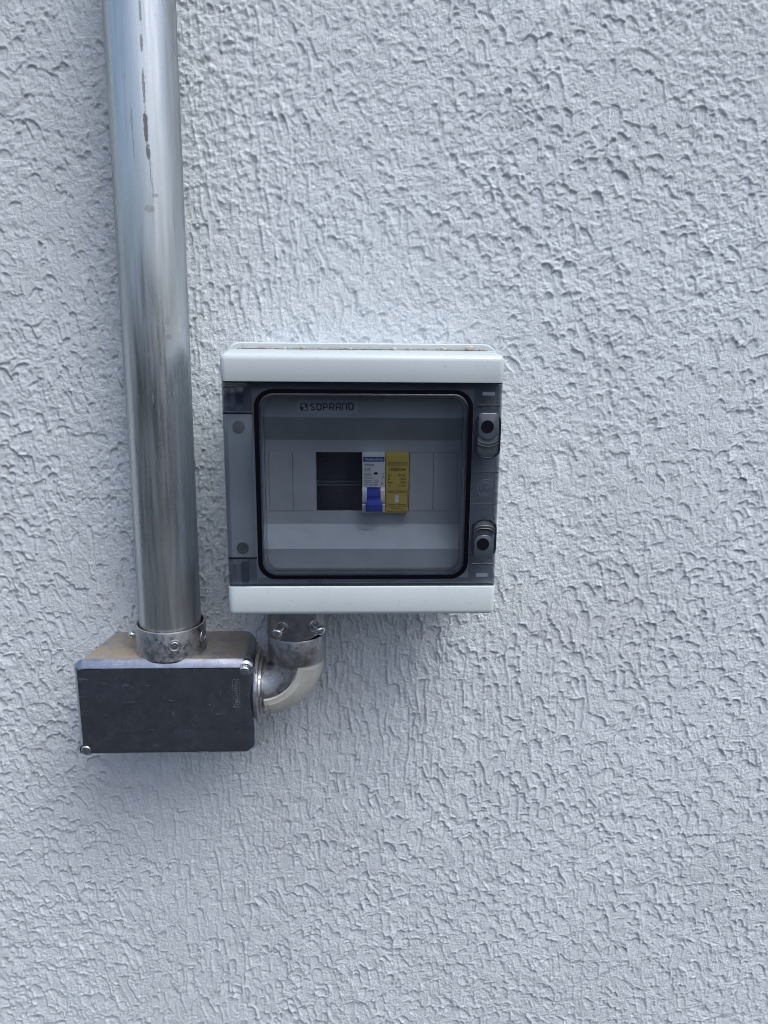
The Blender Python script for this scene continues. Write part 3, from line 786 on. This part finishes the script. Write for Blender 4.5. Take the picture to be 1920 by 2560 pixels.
stroke(bm, [(XB(1088), ZB(450)), (XB(1100), ZB(462)), (XB(1082), ZB(478)), (XB(1102), ZB(492)), (XB(1104), ZB(512)), (XB(1084), ZB(520)), (XB(1082), ZB(537))], .0003, ty - .00006)
stroke(bm, [(XB(1077), ZB(582)), (XB(1077), ZB(620))], .0004, ty - .00006)
for z, s in ((578, 1), (624, -1)): stroke(bm, [(XB(1070), ZB(z + s * 12)), (XB(1077), ZB(z)), (XB(1084), ZB(z + s * 12))], .00025, ty - .00007)
obj('printed_lines', bm, 'grey_ink', FP, smooth=0)
text('I', XB(1096), XB(1099), ZB(598), ZB(582), ty - .00004, 'grey_ink', FP)
text('O', XB(1092), XB(1104), ZB(622), ZB(606), ty - .00004, 'grey_ink', FP)
part('trip_window', 'recess', FP, box, XB(966), XB(1020), by - .0002, by + .0002, ZB(472), ZB(443))

# ------------------------------------------------------------------ surge protector
SP = empty('surge_protector', (XB(1294), -.03, ZB(1010)), 'yellow printed surge protector module to the right of the breaker', 'surge protector')
py_ = -.0706
def sp_body(bm):
    x0, x1 = XB(1133), XB(1452)
    loft(bm, [[(x, py_ + .0012, ZB(183)), (x, py_ + .0003, ZB(190)), (x, py_ + .0002, ZB(212)), (x, py_, ZB(216)), (x, py_, ZB(1000)), (x, py_ + .0008, ZB(1012)), (x, -.030, ZB(1012)), (x, -.030, ZB(183))] for x in (x0, x1)])
    b2 = bm
part('body', 'yellow', SP, sp_body, smooth=30)
pt = py_ - .00006
text('exatron', XB(1160), XB(1432), ZB(349), ZB(292), pt, 'ink', SP, bold=-.00010)
text('DPSIØ5D40', XB(1183), XB(1411), ZB(421), ZB(382), pt, 'ink', SP, bold=.00015)
for l, r, z in (('Uc', '275 VAC', 468), ('In', '20 kA', 515), ('Imax', '40 kA', 563), ('Up', '<1.4 kV', 610)):
    wl_, wr_ = {'Uc': 38, 'In': 28, 'Imax': 64, 'Up': 36}[l], {'275 VAC': 116, '20 kA': 76, '40 kA': 76, '<1.4 kV': 104}[r]
    text(l, XB(1166), XB(1166 + wl_), ZB(z + 32), ZB(z), pt, 'ink', SP, bold=.0002)
    text(r, XB(1413 - wr_), XB(1413), ZB(z + 32), ZB(z), pt, 'ink', SP, bold=.0002)
    text(':', XB(1263), XB(1268), ZB(z + 30), ZB(z + 8), pt, 'ink', SP)
bm = bmesh.new(); stroke(bm, [(XB(1150), ZB(686)), (XB(1436), ZB(686)), (XB(1436), ZB(916)), (XB(1150), ZB(916)), (XB(1150), ZB(686))], .00025, pt)
obj('printed_frame', bm, 'ink', SP, smooth=0)
text('Branco: Em Serviço', XB(1166), XB(1414), ZB(730), ZB(696), pt, 'ink', SP, bold=.0002)
text('Vermelho: Inoperante', XB(1166), XB(1414), ZB(906), ZB(874), pt, 'ink', SP, bold=.0002)
text('Dispositivo de', XB(1206), XB(1376), ZB(957), ZB(928), pt, 'ink', SP, bold=.0001)
text('Proteção contra Surtos', XB(1155), XB(1427), ZB(998), ZB(966), pt, 'ink', SP, bold=.0001)
bm = bmesh.new(); ring(bm, rr(XB(1254), XB(1322), ZB(864), ZB(746), .0010, 5), rr(XB(1260), XB(1316), ZB(860), ZB(754), .0008, 5), py_ - .0003, py_ + .0002)
obj('indicator_rim', bm, 'yellow', SP)
part('status_window', 'white', SP, plate, [(XB(1260), XB(1316), ZB(861), ZB(753), .0008, py_ + .0002), (XB(1260), XB(1316), ZB(861), ZB(753), .0008, py_ - .0001)], n=5)

# ------------------------------------------------------------------ grit and plaster crumbs on the enclosure
def rock(bm, c, r, seed, flat=.7):
    rd = random.Random(seed); b2 = bmesh.new(); bmesh.ops.create_icosphere(b2, subdivisions=1, radius=1)
    s = Vector((rd.uniform(.8, 1.5), rd.uniform(.7, 1), flat * rd.uniform(.7, 1)))
    for v in b2.verts:
        k = rd.uniform(.72, 1.18); v.co = Vector((v.co.x * s.x, v.co.y * s.y, v.co.z * s.z)) * r * k + Vector(c)
    merge(bm, b2)
bm = bmesh.new(); rd = random.Random(3)
for i in range(420):
    x = rd.uniform(-.088, .100); r = rd.choice((.0004, .0005, .0006, .0007, .0010))
    y = -.0612 - abs(rd.gauss(0, .0010)); rock(bm, (x, y, -.0105 - .0030 * ((-.0603 - y) / .0347) + r * .4), r, i)
for i in range(60):
    x = rd.uniform(-.08, .09); rock(bm, (x, rd.uniform(-.05, -.03), -.0072), .0005, 900 + i)
for i in range(160):
    x = rd.uniform(-.21, -.095); y = rd.uniform(-.055, -.006)
    if math.hypot(x - cc.x, y - cc.y) < .030: continue
    rock(bm, (x, y, -.2594), rd.choice((.0002, .0003, .0004)), 2000 + i)
gr = obj('loose_grit', bm, 'sand', smooth=0); gr['kind'] = 'stuff'; gr['label'] = 'fine sandy grit lying on the box tops'; gr['category'] = 'grit'
for px_, r, lab in ((.0855, .0028, 'largest beige plaster crumb near the right end of the enclosure top'), (.0940, .0012, 'small brown crumb at the far right end of the enclosure top'),
                  (.0655, .0017, 'whitish brown crumb just left of the largest plaster crumb'), (.0410, .0013, 'small pale flake right of centre on the enclosure top'),
                  (.0290, .0014, 'flat brown crumb above the surge protector on the enclosure top'), (-.0040, .0012, 'little dark crumb at the middle of the enclosure top'),
                  (-.0395, .0018, 'bright white crumb on the left half of the enclosure top'), (-.0525, .0011, 'leftmost tiny white crumb on the enclosure top')):
    bm = bmesh.new(); b = bmesh.new(); rock(bm, (px_, -.0632, -.0107 + r * .6), r * 1.25, int(px_ * 1e5), .75)
    o = obj('plaster_crumb', bm, 'crumb', smooth=0, origin=(px_, -.0625, -.0107)); o['label'] = lab; o['category'] = 'crumb'; o['group'] = 'plaster crumbs on the enclosure'
    b.free()
